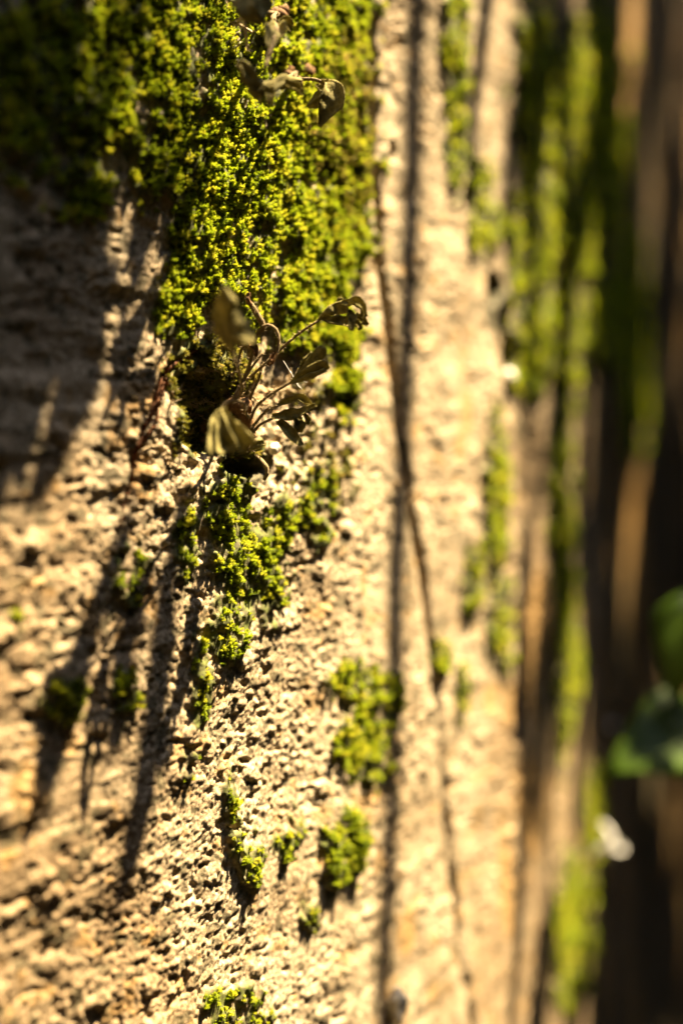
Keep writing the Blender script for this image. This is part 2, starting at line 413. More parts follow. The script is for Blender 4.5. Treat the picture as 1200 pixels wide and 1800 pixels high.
OCHRE = [(820,730,14,50),(812,780,10,40),(880,1240,30,60),(940,1150,30,160),(930,1420,40,120),(885,1500,16,140),(700,1500,14,60),(720,1640,20,60),
         (1060,1650,18,260),(1150,1300,30,400),(740,560,10,50),(300,640,40,20),(250,830,20,60),(60,1390,40,60),(620,250,40,70),(1050,1100,14,200),(230,700,60,40),(1100,900,20,300)]
oc = sstep(0.0, 0.7, np.clip(field(pxw, pyw, OCHRE), -1, 0.7)+(fbm(sf/0.008, zf/0.02, 91, 3)-0.5)*2.0-0.15)*0.6
oc = np.maximum(oc, 0.45*sstep(0.66, 0.76, fbm(sf/0.006, zf/0.005, 95, 3)))
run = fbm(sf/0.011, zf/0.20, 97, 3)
al = sstep(0.42, 0.60, run)*sstep(0.14, 0.30, sf)*0.9  # algae runs, strengthened in colour to deepen the far shade
al = np.maximum(al, sstep(0.1, 0.5, np.clip(field(pxw, pyw, [(380,740,75,70),(430,830,50,40),(875,540,24,70)]), -1, 0.8)+(fbm(sf/0.005, zf/0.005, 99, 2)-0.5))*0.9)  # darker in the fern hollow and around the far hole
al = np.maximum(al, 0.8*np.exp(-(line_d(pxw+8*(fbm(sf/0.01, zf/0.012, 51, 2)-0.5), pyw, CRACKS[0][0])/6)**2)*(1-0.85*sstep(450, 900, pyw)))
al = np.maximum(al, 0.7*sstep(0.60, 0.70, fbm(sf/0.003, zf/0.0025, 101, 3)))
DIRT_SHADE = [(0,1500,330,520),(150,1750,300,250),(60,1000,150,300),(1150,1000,260,1500),(960,1500,110,500),(900,1750,90,250),(930,1000,60,400),(1100,0,200,500)]  # brown dirt plus shade put into the colour, lower left and right
di = 0.6*sstep(-0.1, 0.8, np.clip(field(pxw, pyw, DIRT_SHADE), -1, 0.8)+(fbm(sf/0.02, zf/0.02, 111, 3)-0.5)*1.6)
di = np.maximum(di, 0.95*sstep(0.17, 0.36, sf))  # far wall darkened in its colour to deepen the shade
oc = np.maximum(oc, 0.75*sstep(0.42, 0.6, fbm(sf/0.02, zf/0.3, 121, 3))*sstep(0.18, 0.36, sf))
for nm, arr in (('dirt_shade', di), ('moss', sstep(-0.35, 0.25, mf)*0.95), ('ochre', oc), ('algae_shade', al)):
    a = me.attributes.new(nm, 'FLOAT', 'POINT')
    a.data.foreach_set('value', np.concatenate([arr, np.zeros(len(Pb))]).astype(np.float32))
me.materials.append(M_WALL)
wall = bpy.data.objects.new('concrete_wall', me); C.objects.link(wall)
tag(wall, 'rough weathered tan concrete wall with grit, cracks and moss growing on it', 'wall')

# ------------------------------------------------------------------ moss
def tuft_mesh(name, m, seed, shoots=6):
    rg = np.random.default_rng(seed); b = MB()
    for k in range(shoots):
        r = 0.0015*math.sqrt(rg.random()); q = rg.random()*6.283
        base = np.array([r*math.cos(q), r*math.sin(q), -0.0006]); H = rg.uniform(0.0016, 0.0030)
        lean = np.array([rg.normal(0, 0.35), rg.normal(0, 0.35), 1.0]); lean /= np.linalg.norm(lean)
        nw = 6
        for i in range(nw):
            u = (i+0.6)/nw; c = base+lean*H*u
            for j in range(4 if i < nw-1 else 5):
                az = j*1.571+i*0.8+rg.uniform(-0.3, 0.3); el = 0.35+0.75*u
                d = np.array([math.cos(az)*math.cos(el), math.sin(az)*math.cos(el), math.sin(el)])
                wv = np.cross(d, [0.1, 0.2, 1.0]); wv /= np.linalg.norm(wv)
                L = 0.00075*(0.75+0.4*math.sin(math.pi*u))*rg.uniform(0.8, 1.2); wd = L*0.30; dn = np.cross(d, wv)
                b.add([c, c+d*L*0.5+wv*wd+dn*wd*0.4, c+d*L+np.array([0, 0, L*0.15]), c+d*L*0.5-wv*wd+dn*wd*0.4], [(0, 1, 2), (0, 2, 3)])
    mesh = bpy.data.meshes.new(name); mesh.from_pydata(b.v, [], b.f); mesh.update(); mesh.materials.append(m)
    return bpy.data.objects.new(name, mesh)
T_GREEN = [tuft_mesh('moss_tuft', M_MOSS, 100+k) for k in range(4)]
T_DRY = [tuft_mesh('dry_moss_tuft', M_MOSSDRY, 200+k) for k in range(3)]
def moss_group(objs):
    ng = bpy.data.node_groups.new('moss_scatter', 'GeometryNodeTree')
    ng.interface.new_socket('Geometry', in_out='INPUT', socket_type='NodeSocketGeometry')
    ng.interface.new_socket('Geometry', in_out='OUTPUT', socket_type='NodeSocketGeometry')
    N = ng.nodes; Lk = ng.links
    gi = N.new('NodeGroupInput'); go = N.new('NodeGroupOutput')
    m2p = N.new('GeometryNodeMeshToPoints'); Lk.new(gi.outputs[0], m2p.inputs[0])
    jg = N.new('GeometryNodeJoinGeometry')
    for o in objs:
        oi = N.new('GeometryNodeObjectInfo'); oi.inputs['Object'].default_value = o; oi.inputs['As Instance'].default_value = True
        Lk.new(oi.outputs['Geometry'], jg.inputs[0])
    iop = N.new('GeometryNodeInstanceOnPoints'); iop.inputs['Pick Instance'].default_value = True
    def na(name, t):
        a = N.new('GeometryNodeInputNamedAttribute'); a.data_type = t; a.inputs[0].default_value = name
        return [o for o in a.outputs if o.enabled and o.name == 'Attribute'][0]
    Lk.new(m2p.outputs[0], iop.inputs['Points']); Lk.new(jg.outputs[0], iop.inputs['Instance'])
    Lk.new(na('idx', 'INT'), iop.inputs['Instance Index'])
    Lk.new(na('rot', 'FLOAT_VECTOR'), iop.inputs['Rotation']); Lk.new(na('scl', 'FLOAT'), iop.inputs['Scale'])
    Lk.new(iop.outputs[0], go.inputs[0])
    return ng
NG_GREEN = moss_group(T_GREEN); NG_DRY = moss_group(T_DRY)
def moss_object(name, key, label, ng, nvar, pitch=0.0015, thresh=0.0, size=0.72, zlim=0.36):
    ells = np.array(MOSS[key]); s0, z0, s1, z1 = 9, 9, -9, -9
    for cx, cy, rx, ry in MOSS[key]:
        for ax in (-1.6, 1.6):
            for ay in (-1.6, 1.6):
                s, z = sz_of(cx+ax*rx, cy+ay*ry); s0, s1 = min(s0, s), max(s1, s); z0, z1 = min(z0, z), max(z1, z)
    s0 = max(s0, -0.16); s1 = min(s1, 1.2)
    n = int((s1-s0)*(z1-z0)/pitch**2); s = RNG.uniform(s0, s1, n); z = RNG.uniform(z0, z1, n)
    f = moss_f(s, z, key)-thresh
    sz = np.interp(s, [0.06, 0.25, 0.8], [1.0, 1.5, 2.8])             # farther along, coarser tufts set wider apart
    keep = (f+RNG.normal(0, 0.12, n) > 0) & (RNG.random(n) < 1/sz**1.7)
    s, z, f, sz = s[keep], z[keep], f[keep], sz[keep]
    p = wall_pt(s, z); _, _, h = plan(s)
    # local slope of the surface, so the shoots stand out from it
    e = 0.0012; p1 = wall_pt(s+e, z); p2 = wall_pt(s, z+e)
    nn = np.cross(p2-p, p1-p); nn /= np.linalg.norm(nn, axis=1)[:, None]
    nf = np.stack([np.cos(h), -np.sin(h), 0*h], -1); nn = nn*np.sign((nn*nf).sum(1))[:, None]
    nn = nn*0.45+nf*0.4+np.array([0.0, 0.0, 0.25])+RNG.normal(0, 0.16, nn.shape)
    eu = np.array([Vector(v).to_track_quat('Z', 'Y').to_euler()[:] for v in nn])
    me = bpy.data.meshes.new(name); me.vertices.add(len(p)); me.vertices.foreach_set('co', p.ravel())
    for nm, ty, dat in (('rot', 'FLOAT_VECTOR', eu), ('scl', 'FLOAT', RNG.uniform(0.55, 1.15, len(p))*sz*size*np.interp(f, [0, 0.5], [0.6, 1.0])), ('idx', 'INT', RNG.integers(0, nvar, len(p)))):
        a = me.attributes.new(nm, ty, 'POINT'); a.data.foreach_set('vector' if ty == 'FLOAT_VECTOR' else 'value', dat.ravel())
    o = bpy.data.objects.new(name, me); C.objects.link(o)
    md = o.modifiers.new('scatter', 'NODES'); md.node_group = ng
    tag(o, label, 'moss', kind='stuff')
    print(name, key, len(p))
    return o
moss_object('moss_carpet', 'carpet', 'thick bright green moss carpet spreading over the wall above the dry fern', NG_GREEN, 4)
moss_object('moss_patch', 'fringe', 'dry yellow brown moss along the carpet edge next to the long crack', NG_DRY, 3, thresh=0.1)
moss_object('moss_patch', 'crumb', 'sparse brownish moss crumbs on pale grit under the drooping fern frond', NG_DRY, 3, thresh=0.85, size=0.6)
moss_object('moss_patch', 'ledge', 'narrow green moss fringe beside the raised dry fern fronds', NG_GREEN, 4)
moss_object('moss_patch', 'crevice', 'brownish dry moss in the dark hollow around the fern roots', NG_DRY, 3)
moss_object('moss_patch', 'strip', 'olive moss running down the wall directly below the fern', NG_GREEN, 4, thresh=0.35)
moss_object('moss_patch', 'fleck', 'thin moss flecks among the long slanting fern shadows', NG_GREEN, 4, thresh=0.45)
moss_object('moss_patch', 'square', 'bright yellow green upright moss block beside the long thin crack', NG_GREEN, 4)
moss_object('moss_patch', 'lower', 'small bright green moss cushion below the upright moss block', NG_GREEN, 4)
moss_object('moss_patch', 'scatter', 'sparse dark moss crumbs sprinkled over the lower gritty concrete', NG_GREEN, 4, thresh=0.55, size=0.6)
moss_object('moss_streak', 'band', 'long olive moss streaks running down the wall beyond the thin crack', NG_GREEN, 4, pitch=0.0022, thresh=0.15)

# ------------------------------------------------------------------ ferns
def fern_frond(root, name, path, r, blades, m_leaf=None, hair=60, stalk_m=None):
    mb = MB(); mb.tube(spline(path, 18), r, 6, hair)
    st = mb.build(name, stalk_m or M_STALK, root)
    if blades:
        bl = MB()
        for b in blades: bl.blade(**b)
        bl.build('blade', m_leaf or M_FROND, st)
    return st
def A(px, py, dep): return at(px, py, dep)
base = wall_px(420, 745, 0.001)
fern = empty('dry_fern', base, 'curled dry olive fern tuft sprouting from the dark hollow in the wall', 'fern')
D0 = float(base[1])
px_m = D0/FPX      # metres per photo pixel at the fern
mb = MB()
for k in range(9):
    q = wall_px(418+random.uniform(-22, 26), 742+random.uniform(-40, 45), 0.0006); mb.lump(q, random.uniform(0.0012, 0.0026), k, 2, rough=0.5)
rz = [wall_px(400, 705, 0.001), wall_px(415, 730, 0.002), wall_px(428, 765, 0.002), wall_px(432, 800, 0.001)]
mb.tube(spline(rz, 12), [0.0012, 0.0016, 0.0012], 7, 160, 0.0012)
mb.build('rootstock', M_BROWN, fern)
B1 = wall_px(402, 712, 0.001); B2 = wall_px(430, 760, 0.001); B3 = wall_px(425, 735, 0.002)
VIEW = np.array([0, 1.0, 0]); 
# frond reaching up to the right, its tip clenched
fern_frond(fern, 'frond', [B1, A(430, 672, 0.345), A(472, 634, 0.342), A(520, 590, 0.339), A(563, 561, 0.337)], [0.00042, 0.00036, 0.00034], [
    dict(mid=[A(560, 562, .337), A(578, 549, .336), A(596, 543, .336), A(612, 542, .335)], width=[(0, .0003), (.4, .0013), (.8, .0016), (1, .0010)], side=(.2, .5, -.8), curl=1.1, crumple=.4, seed=1, wide=1.2),
    dict(mid=[A(566, 560, .337), A(586, 563, .336), A(606, 566, .336), A(618, 568, .336)], width=[(0, .0003), (.4, .0012), (.8, .0012), (1, .0006)], side=(.1, .3, .9), curl=.8, crumple=.4, seed=2, wide=1.2),
    dict(mid=[A(604, 536, .336), A(620, 533, .334), A(632, 542, .333), A(636, 558, .333)], width=[(0, .0007), (.5, .0015), (1, .0009)], side=(.2, .7, .7), curl=1.5, crumple=.5, seed=3, wide=1.25),
    dict(mid=[A(612, 545, .333), A(617, 560, .332), A(616, 580, .331)], width=[(0, .0006), (.5, .0011), (1, .0006)], side=(.9, .3, 0), curl=1.0, crumple=.3, seed=4, wide=1.2),
    dict(mid=[A(624, 552, .334), A(634, 562, .334), A(645, 573, .334)], width=[(0, .0006), (.6, .0010), (1, .0006)], side=(.6, .4, .6), curl=1.6, crumple=.3, seed=5, wide=1.2),
    dict(mid=[A(622, 560, .335), A(628, 570, .335), A(632, 580, .335)], width=[(0, .0006), (.6, .0009), (1, .0005)], side=(.8, .4, .3), curl=1.4, crumple=.3, seed=25, wide=1.2),
    dict(mid=[A(592, 541, .337), A(596, 530, .338), A(601, 523, .338)], width=[(0, .0005), (.6, .0008), (1, .0005)], side=(.9, .3, 0), curl=1.8, crumple=.3, seed=26, wide=1.2)], hair=170)
# half folded fan
fern_frond(fern, 'frond', [B2, A(446, 722, .344), A(470, 697, .341), A(516, 669, .338)], [0.0004, 0.00034], [
    dict(mid=[A(510, 673, .338), A(532, 654, .337), A(552, 634, .336), A(569, 610, .335)], width=[(0, .0002), (.35, .0011), (.75, .0014), (.92, .0012), (1, .0006)], side=(.7, .15, -.7), curl=.6, crumple=.3, fold=.25, seed=6, wide=1.2),
    dict(mid=[A(512, 672, .337), A(538, 656, .335), A(558, 647, .334), A(577, 640, .333)], width=[(0, .0002), (.4, .0013), (.8, .0015), (1, .0009)], side=(.35, .25, -.9), curl=.8, crumple=.3, seed=7, wide=1.15),
    dict(mid=[A(518, 666, .3385), A(536, 640, .338), A(549, 620, .338)], width=[(0, .0002), (.6, .0012), (1, .0005)], side=(.7, .3, -.6), curl=-.8, crumple=.3, seed=8),
    dict(mid=[A(514, 673, .336), A(544, 665, .334), A(573, 651, .333)], width=[(0, .0002), (.5, .0009), (1, .0005)], side=(.2, .8, -.6), curl=1.2, crumple=.3, seed=27)], hair=150)
# drooping lobed frond
fern_frond(fern, 'frond', [B2, A(448, 745, .343), A(468, 722, .340), A(488, 713, .338)], [0.0004, 0.00034], [
    dict(mid=[A(478, 734, .337), A(505, 733, .336), A(530, 726, .335), A(556, 713, .335)], width=[(0, .0008), (.4, .0019), (.8, .0012), (1, .0005)], side=(.1, .5, .85), curl=1.2, crumple=.35, lobes=4, notch=.2, seed=9),
    dict(mid=[A(486, 714, .339), A(510, 706, .338), A(530, 702, .338), A(541, 712, .337), A(536, 722, .337)], width=[(0, .0005), (.5, .0012), (1, .0008)], side=(.1, .5, .85), curl=1.4, crumple=.3, seed=10),
    dict(mid=[A(490, 740, .336), A(505, 757, .334), A(520, 773, .333), A(531, 784, .332)], width=[(0, .0008), (.5, .0014), (1, .0006)], side=(.7, .3, .6), curl=1.0, crumple=.25, seed=11),
    dict(mid=[A(520, 732, .336), A(525, 745, .335), A(524, 760, .335)], width=[(0, .0009), (.5, .0014), (1, .0009)], side=(.9, .3, .1), curl=.9, crumple=.3, seed=12),
    dict(mid=[A(534, 728, .337), A(540, 738, .337), A(538, 746, .337)], width=[(0, .0004), (.5, .0008), (1, .0005)], side=(.9, .3, .1), curl=1.4, crumple=.3, seed=13)], hair=90)
fern_frond(fern, 'frond', [B2, A(436, 772, .343), A(455, 748, .340), A(480, 735, .338)], [0.0004, 0.00034], [], hair=70)
# large leaf standing out towards the lens, upper
fern_frond(fern, 'frond', [B1, A(424, 690, .338), A(421, 655, .326), A(410, 622, .312), A(405, 600, .306)], [0.00042, 0.00036], [
    dict(mid=[A(404, 616, .306), A(402, 585, .303), A(399, 545, .301), A(394, 505, .300)], width=[(0, .0006), (.25, .0021), (.6, .0021), (.85, .0013), (1, .0004)], side=(.93, .2, -.25), curl=.9, crumple=.30, fold=.15, lobes=4, notch=.2, seed=14, wide=1.9),
    dict(mid=[A(410, 545, .302), A(420, 565, .301), A(431, 590, .300), A(436, 604, .299)], width=[(0, .0006), (.4, .0016), (1, .0007)], side=(.8, .3, .4), curl=-1.0, crumple=.25, seed=15, wide=1.9)], hair=80)
# large leaf hooked over and hanging, lower
fern_frond(fern, 'frond', [B3, A(433, 728, .338), A(428, 710, .330), A(412, 703, .322), A(396, 708, .317), A(388, 724, .315)], [0.00042, 0.00038], [
    dict(mid=[A(388, 720, .315), A(388, 742, .314), A(396, 770, .313), A(405, 796, .313)], width=[(0, .0003), (.35, .0018), (.8, .0036), (1, .0040)], side=(.97, .2, .12), curl=.55, crumple=.2, fold=.45, seed=16, wide=1.5, thick=.0004),
    dict(mid=[A(390, 718, .313), A(404, 745, .311), A(418, 772, .310), A(428, 798, .310)], width=[(0, .0005), (.5, .0011), (1, .0007)], side=(.85, .3, .35), curl=1.5, crumple=.15, seed=17, wide=1.5)], hair=90)
# withered loops and stubs
fern_frond(fern, 'frond', [B1, A(432, 660, .343), A(446, 612, .341), A(452, 585, .340), A(468, 571, .339), A(486, 580, .338), A(490, 605, .338), A(482, 628, .338)], [0.0005, 0.0004, 0.0005], [
    dict(mid=[A(484, 620, .338), A(477, 632, .337), A(470, 640, .337)], width=[(0, .0005), (.5, .0011), (1, .0006)], side=(.8, .3, .4), curl=1.9, crumple=.4, seed=18)], M_BROWN, 130)
fern_frond(fern, 'frond', [A(452, 588, .340), A(462, 572, .340), A(450, 550, .339), A(440, 532, .338)], [0.0005, 0.0008, 0.0006], [
    dict(mid=[A(443, 540, .338), A(437, 526, .337), A(438, 514, .337)], width=[(0, .0006), (.5, .0011), (1, .0005)], side=(.8, .3, .2), curl=2.0, crumple=.5, seed=19)], M_BROWN, 130)
fern_frond(fern, 'frond', [B1, A(420, 690, .345), A(436, 655, .343), A(462, 620, .342)], [0.0004, 0.0003], [], hair=90)
fern_frond(fern, 'frond', [B3, A(440, 700, .345), A(455, 665, .344), A(461, 640, .344)], [0.0004, 0.0003], [], hair=60)
fern_frond(fern, 'frond', [B1, A(418, 685, .345), A(418, 650, .344), A(424, 615, .343), A(440, 598, .342)], [0.0004, 0.0003], [
    dict(mid=[A(436, 600, .342), A(446, 612, .341), A(450, 626, .341)], width=[(0, .0004), (.5, .0010), (1, .0004)], side=(.8, .3, .3), curl=1.2, crumple=.4, seed=20)], M_BROWN, 90)
fern_frond(fern, 'frond', [wall_px(432, 792, .001), A(440, 790, .341), A(446, 787, .340)], [0.0004, 0.0003], [
    dict(mid=[A(440, 790, .340), A(453, 784, .339), A(465, 780, .339)], width=[(0, .0004), (.5, .0011), (1, .0006)], side=(.3, .5, .8), curl=1.0, crumple=.3, seed=21)], hair=30)
fern_frond(fern, 'frond', [wall_px(450, 800, .001), A(462, 812, .343), A(470, 828, .342), A(464, 844, .342)], [0.0004, 0.0006, 0.0004], [], hair=30)

base2 = wall_px(500, 130, 0.001)
fern2 = empty('dry_fern', base2, 'shrivelled dry fern on the thick moss carpet with claw like curled leaves', 'fern')
mb = MB()
for k in range(5): mb.lump(wall_px(500+random.uniform(-18, 18), 130+random.uniform(-20, 20), 0.001), 0.0016, k+20, 2, rough=0.5)
mb.build('rootstock', M_BROWN, fern2)
fern_frond(fern2, 'frond', [base2, A(500, 142, .342), A(512, 140, .336), A(498, 150, .328)], [0.0005, 0.0004], [
    dict(mid=[A(530, 140, .330), A(505, 138, .325), A(480, 148, .322), A(462, 158, .320)], width=[(0, .0006), (.5, .0015), (1, .0010)], side=(.1, .4, .9), curl=1.2, crumple=.4, lobes=2, seed=31, wide=1.9),
    dict(mid=[A(470, 152, .320), A(450, 138, .318), A(434, 120, .317), A(424, 106, .317)], width=[(0, .0008), (.5, .0015), (1, .0007)], side=(.5, .4, .8), curl=1.0, crumple=.4, seed=32, wide=1.9),
    dict(mid=[A(472, 154, .320), A(455, 158, .319), A(436, 152, .318)], width=[(0, .0007), (.5, .0009), (1, .0006)], side=(.1, .4, .9), curl=1.3, crumple=.4, seed=33, wide=1.9),
    dict(mid=[A(468, 156, .320), A(474, 168, .319), A(472, 184, .318)], width=[(0, .0008), (.5, .0008), (1, .0005)], side=(.9, .3, .1), curl=1.3, crumple=.4, seed=34, wide=1.9),
    dict(mid=[A(500, 146, .324), A(518, 154, .326), A(530, 164, .328)], width=[(0, .0006), (.5, .0007), (1, .0004)], side=(.3, .4, .9), curl=1.3, crumple=.4, seed=35, wide=1.9)], hair=70)
fern_frond(fern2, 'frond', [base2, A(522, 138, .343), A(545, 138, .341), A(562, 142, .340), A(574, 150, .340)], [0.0005, 0.0004], [
    dict(mid=[A(566, 142, .340), A(580, 152, .339), A(583, 170, .338), A(574, 192, .338), A(561, 222, .338)], width=[(0, .0004), (.35, .0016), (.65, .0022), (1, .0003)], side=(.95, .2, -.2), curl=1.3, crumple=.3, seed=36, wide=1.9),
    dict(mid=[A(574, 150, .341), A(560, 166, .340), A(541, 186, .340)], width=[(0, .0006), (.5, .0016), (1, .0008)], side=(.7, .3, .7), curl=1.0, crumple=.3, seed=37, wide=1.9)], hair=60)
base3 = wall_px(462, 30, 0.001)
fern3 = empty('dry_fern', base3, 'dark withered fern twig with brown stalks above the claw like fern', 'fern')
mb = MB()
for k in range(4): mb.lump(wall_px(462+random.uniform(-12, 12), 30+random.uniform(-20, 20), 0.001), 0.0016, k+40, 2, rough=0.5)
mb.build('rootstock', M_BROWN, fern3)
fern_frond(fern3, 'frond', [base3, A(480, 30, .338), A(485, 52, .326), A(476, 84, .318), A(465, 120, .314)], [0.0006, 0.0008, 0.0004], [
    dict(mid=[A(488, 42, .328), A(482, 62, .322), A(474, 84, .318)], width=[(0, .0008), (.5, .0018), (1, .0008)], side=(.9, .3, .1), curl=1.2, crumple=.4, seed=41, wide=1.9),
    dict(mid=[A(486, 44, .330), A(500, 42, .332), A(510, 52, .333)], width=[(0, .0006), (.5, .0010), (1, .0006)], side=(.2, .4, .8), curl=1.1, crumple=.3, seed=42, wide=1.9)], hair=60)
fern_frond(fern3, 'frond', [base3, A(450, 15, .335), A(440, -8, .318)], [0.0006, 0.0005], [
    dict(mid=[A(475, -8, .312), A(455, 2, .310), A(435, 10, .308), A(412, 14, .306)], width=[(0, .0010), (.5, .0026), (1, .0010)], side=(.1, .4, .9), curl=.9, crumple=.4, seed=43, wide=1.9)], hair=40)
fern_frond(fern3, 'frond', [wall_px(420, 60, .001), A(418, 40, .330), A(428, 34, .326), A(432, 60, .326), A(436, 88, .328)], [0.0004, 0.0003], [], M_BROWN, 40, M_PALE)

# ------------------------------------------------------------------ rootlets along the broken edge
def root_thing(name, paths, m, label, rad, hair=40, n=24, jit=5):
    mb = MB()
    for pts in paths:
        q = [wall_px(x+random.uniform(-jit, jit), y+random.uniform(-jit, jit), 0.0006) for x, y in pts]
        q = spline(q, n); q = [p+np.array([random.gauss(0, .0002) for _ in range(3)]) for p in q]
        mb.tube(q, [rad, rad*.8, rad*.4], 5, hair, 0.0015)
    o = mb.build(name, m); return tag(o, label, 'root')
root_thing('root', [[(385, 600), (345, 622), (318, 640), (298, 662), (284, 700), (268, 742), (250, 790), (240, 830), (232, 880), (205, 935)],
                    [(300, 665), (292, 690), (262, 740), (245, 800), (238, 850)]], M_ROOT, 'rusty red hairy root creeping along the broken edge beside the fern', 0.0005, 120)
root_thing('root', [[(300, 690), (330, 678), (352, 684), (372, 676), (402, 668)], [(352, 684), (366, 700), (384, 702)], [(310, 672), (325, 690), (300, 705)], [(335, 720), (352, 706), (374, 716), (392, 708)], [(362, 742), (380, 730), (404, 742)], [(340, 655), (366, 650), (392, 660), (412, 652)], [(470, 690), (500, 682), (530, 690), (552, 686)], [(445, 700), (470, 712), (498, 700)]], M_PALE,
           'pale thread like rootlets lying around the fern roots', 0.00035, 50)
root_thing('root', [[(295, 795), (302, 812), (318, 828)], [(250, 802), (262, 790), (285, 786)]], M_PALE, 'short pale straw stuck below the rusty root', 0.0004, 10)

# ------------------------------------------------------------------ small loose things
def stone(name, px, py, rpx, label, m, cat='pebble', sq=(1, 1, 1), seed=1, sink=0.3, rough=.25):
    s, z = sz_of(px, py); p = wall_pt(s, z)[0]; _, y, h = plan(s)
    r = rpx*y/FPX; mb = MB(); mb.lump(p+np.array([math.cos(h), -math.sin(h), 0])*r*(1-sink), r, seed, 3, sq, rough)
    return tag(mb.build(name, m), label, cat)
stone('pebble', 478, 789, 11, 'round cream pebble lodged under the drooping fern frond', M_STONE, seed=3)
stone('pebble', 692, 1772, 20, 'pale chipped pebble stuck on the lower wall near the long crack', M_STONE, sq=(.8, .7, 1.2), seed=9, rough=.7)
stone('snail_shell', 880, 580, 9, 'tiny white snail shell in the dark hole beyond the crack', M_SHELL, 'shell', seed=5)
stone('snail_shell', 889, 662, 10, 'tiny white snail shell just under the dark hole', M_SHELL, 'shell', sq=(1, 1, 1.4), seed=6)
stone('pebble', 1072, 1276, 7, 'small pinkish pebble behind the glossy green leaf tip', M_STONE, seed=7)
def petal(px, py, label, tilt, seed):
    s, z = sz_of(px, py); p = wall_pt(s, z, .004)[0]; mb = MB()
    d = np.array([.5*math.cos(tilt), .1, math.sin(tilt)])*.016
    mb.blade([p-d*.5, p+np.array([.003, -.003, 0]), p+d*.5], [(0, .001), (.5, .004), (1, .001)], (.5, -.5, .5), curl=.8, crumple=.2, seed=seed, nu=10, nv=5)
    return tag(mb.build('petal', M_SHELL), label, 'petal')
petal(1022, 1474, 'cream fallen petal pointing upwards on the mossy streak', .9, 3)
petal(1045, 1490, 'cream fallen petal lying flat under the upright petal', .1, 4)
mb = MB(); mb.tube([A(510, 652, .340), A(516, 664, .340), A(524, 678, .340), A(531, 684, .339)], 0.00011, 4)
mb.tube([A(498, 634, .340), A(508, 650, .340), A(531, 684, .339)], 0.00007, 4); mb.tube([A(508, 664, .340), A(540, 672, .338)], 0.00005, 4)
tag(mb.build('spider_silk', M_SILK), 'fine white spider silk strung between two fern stalks', 'silk')

# ------------------------------------------------------------------ green climber leaves and unseen shadow-casting vines
def ivy_blade(c, d, n, size, curl=.35):
    """pointed heart-shaped leaf: c = stalk end, d = direction to the tip, n = face normal"""
    d = np.array(d, float); d /= np.linalg.norm(d); n = np.array(n, float); n -= d*np.dot(n, d); n /= np.linalg.norm(n); a = np.cross(n, d)
    out = [(0, 0), (.34, -.10), (.50, .10), (.47, .34), (.36, .55), (.20, .78), (0, 1.0)]
    V = []; F = []; rows = [-.04, .10, .25, .42, .60, .80, 1.0]; half = [.36, .47, .49, .42, .31, .15, .005]
    for u, wd in zip(rows, half):
        for v in (-1, -.66, -.33, 0, .33, .66, 1):
            uu = u-(.10*abs(v) if u < .1 else 0)
            zz = curl*wd*(abs(v)**1.3)*.55-.25*u*u+.035*math.sin(7*v+9*u)
            V.append(np.array(c)+size*(d*uu+a*wd*v+n*zz))
    for i in range(6):
        for j in range(6): F.append((i*7+j, i*7+j+1, (i+1)*7+j+1, (i+1)*7+j))
    return V, F
def leaf_part(parent, c, d, n, size, m=M_IVY):
    mb = MB(); mb.add(*ivy_blade(c, d, n, size)); o = mb.build('leaf', m, parent)
    md = o.modifiers.new('thickness', 'SOLIDIFY'); md.thickness = 0.0004
    return o
def shadow_src(px, py, t):
    return wall_px(px, py, 0, True)+SUN*t
# unseen vine above the picture, strands and leaves placed sunward to cast chosen shadows
def shade_creeper(name, label, strands, leaves, leaf_size, root_px):
    tops = []
    root = wall_pt(s_of(root_px), 1.05, 0.0, True)[0]
    e = empty(name, root, label, 'shade_creeper')
    for pts, wpx, t in strands:
        q = [shadow_src(px, py, t) for px, py in pts]
        _, dep, _ = plan(s_of(pts[0][0])); r = wpx*dep/FPX*0.5
        q = sorted(q, key=lambda p: p[2]); top = q[-1].copy(); top[2] = CAMZ+1.22; top[:2] += [random.gauss(0, .01), random.gauss(0, .01)]
        if len(pts) and wpx in (57, 63, 67):       # upper ends follow the sun ray so they add no shadow
            top = q[-1]+SUN*((CAMZ+1.22-q[-1][2])/SUN[2]); q.append(q[-1]+SUN*.1); q.append(q[-1]+SUN*.1)
        midp = (q[-1]+top)/2+np.array([random.gauss(0, .003), random.gauss(0, .003), 0])
        mb = MB(); mb.tube(spline(q+[midp, top], 30), [r*.8, r, r*.75, r*.5, r*.3, r*.25, r*.25, r*.25] if wpx in (57, 63, 67) else [r*.75, r, r], 7, 0); mb.build('strand', M_BARK, e); tops.append(top)
    for px, py, t, sc in leaves:
        c = shadow_src(px, py, t) if py is not None else np.array(px); d = np.array([random.gauss(0, .5), random.gauss(0, .5), -1.0])
        n = SUN+np.array([random.gauss(0, .35) for _ in range(3)])
        dd = np.array(d)-n*np.dot(d, n)/np.dot(n, n); dd /= np.linalg.norm(dd); sz = leaf_size*sc
        leaf_part(e, c-dd*sz*.45, dd, n, sz)
        near = min(tops, key=lambda p: np.linalg.norm(p[:2]-c[:2])) if tops else c
        mb = MB(); topc = np.array([near[0], near[1], CAMZ+1.22]) if tops else c
        if leaf_size < .05: topc = c+SUN*((CAMZ+1.22-c[2])/SUN[2])
        st = c-dd*sz*.45; hook = st+SUN*.04
        mb.tube(spline([st, hook, (hook+topc)/2+np.array([random.gauss(0, .01), random.gauss(0, .01), 0]), topc], 12), 0.0009, 5); mb.build('leaf_stalk', M_BARK, e)
    ts = sorted(tops, key=lambda p: p[1])
    mb = MB(); mb.tube(spline([root-np.array([.1, -.02, .0]), root+np.array([0, 0, .03])]+ts, 40), [0.012, 0.008, 0.005] if leaf_size > .05 else [0.004, 0.0018, 0.0012], 8); mb.build('bough', M_BARK, e)
    return e
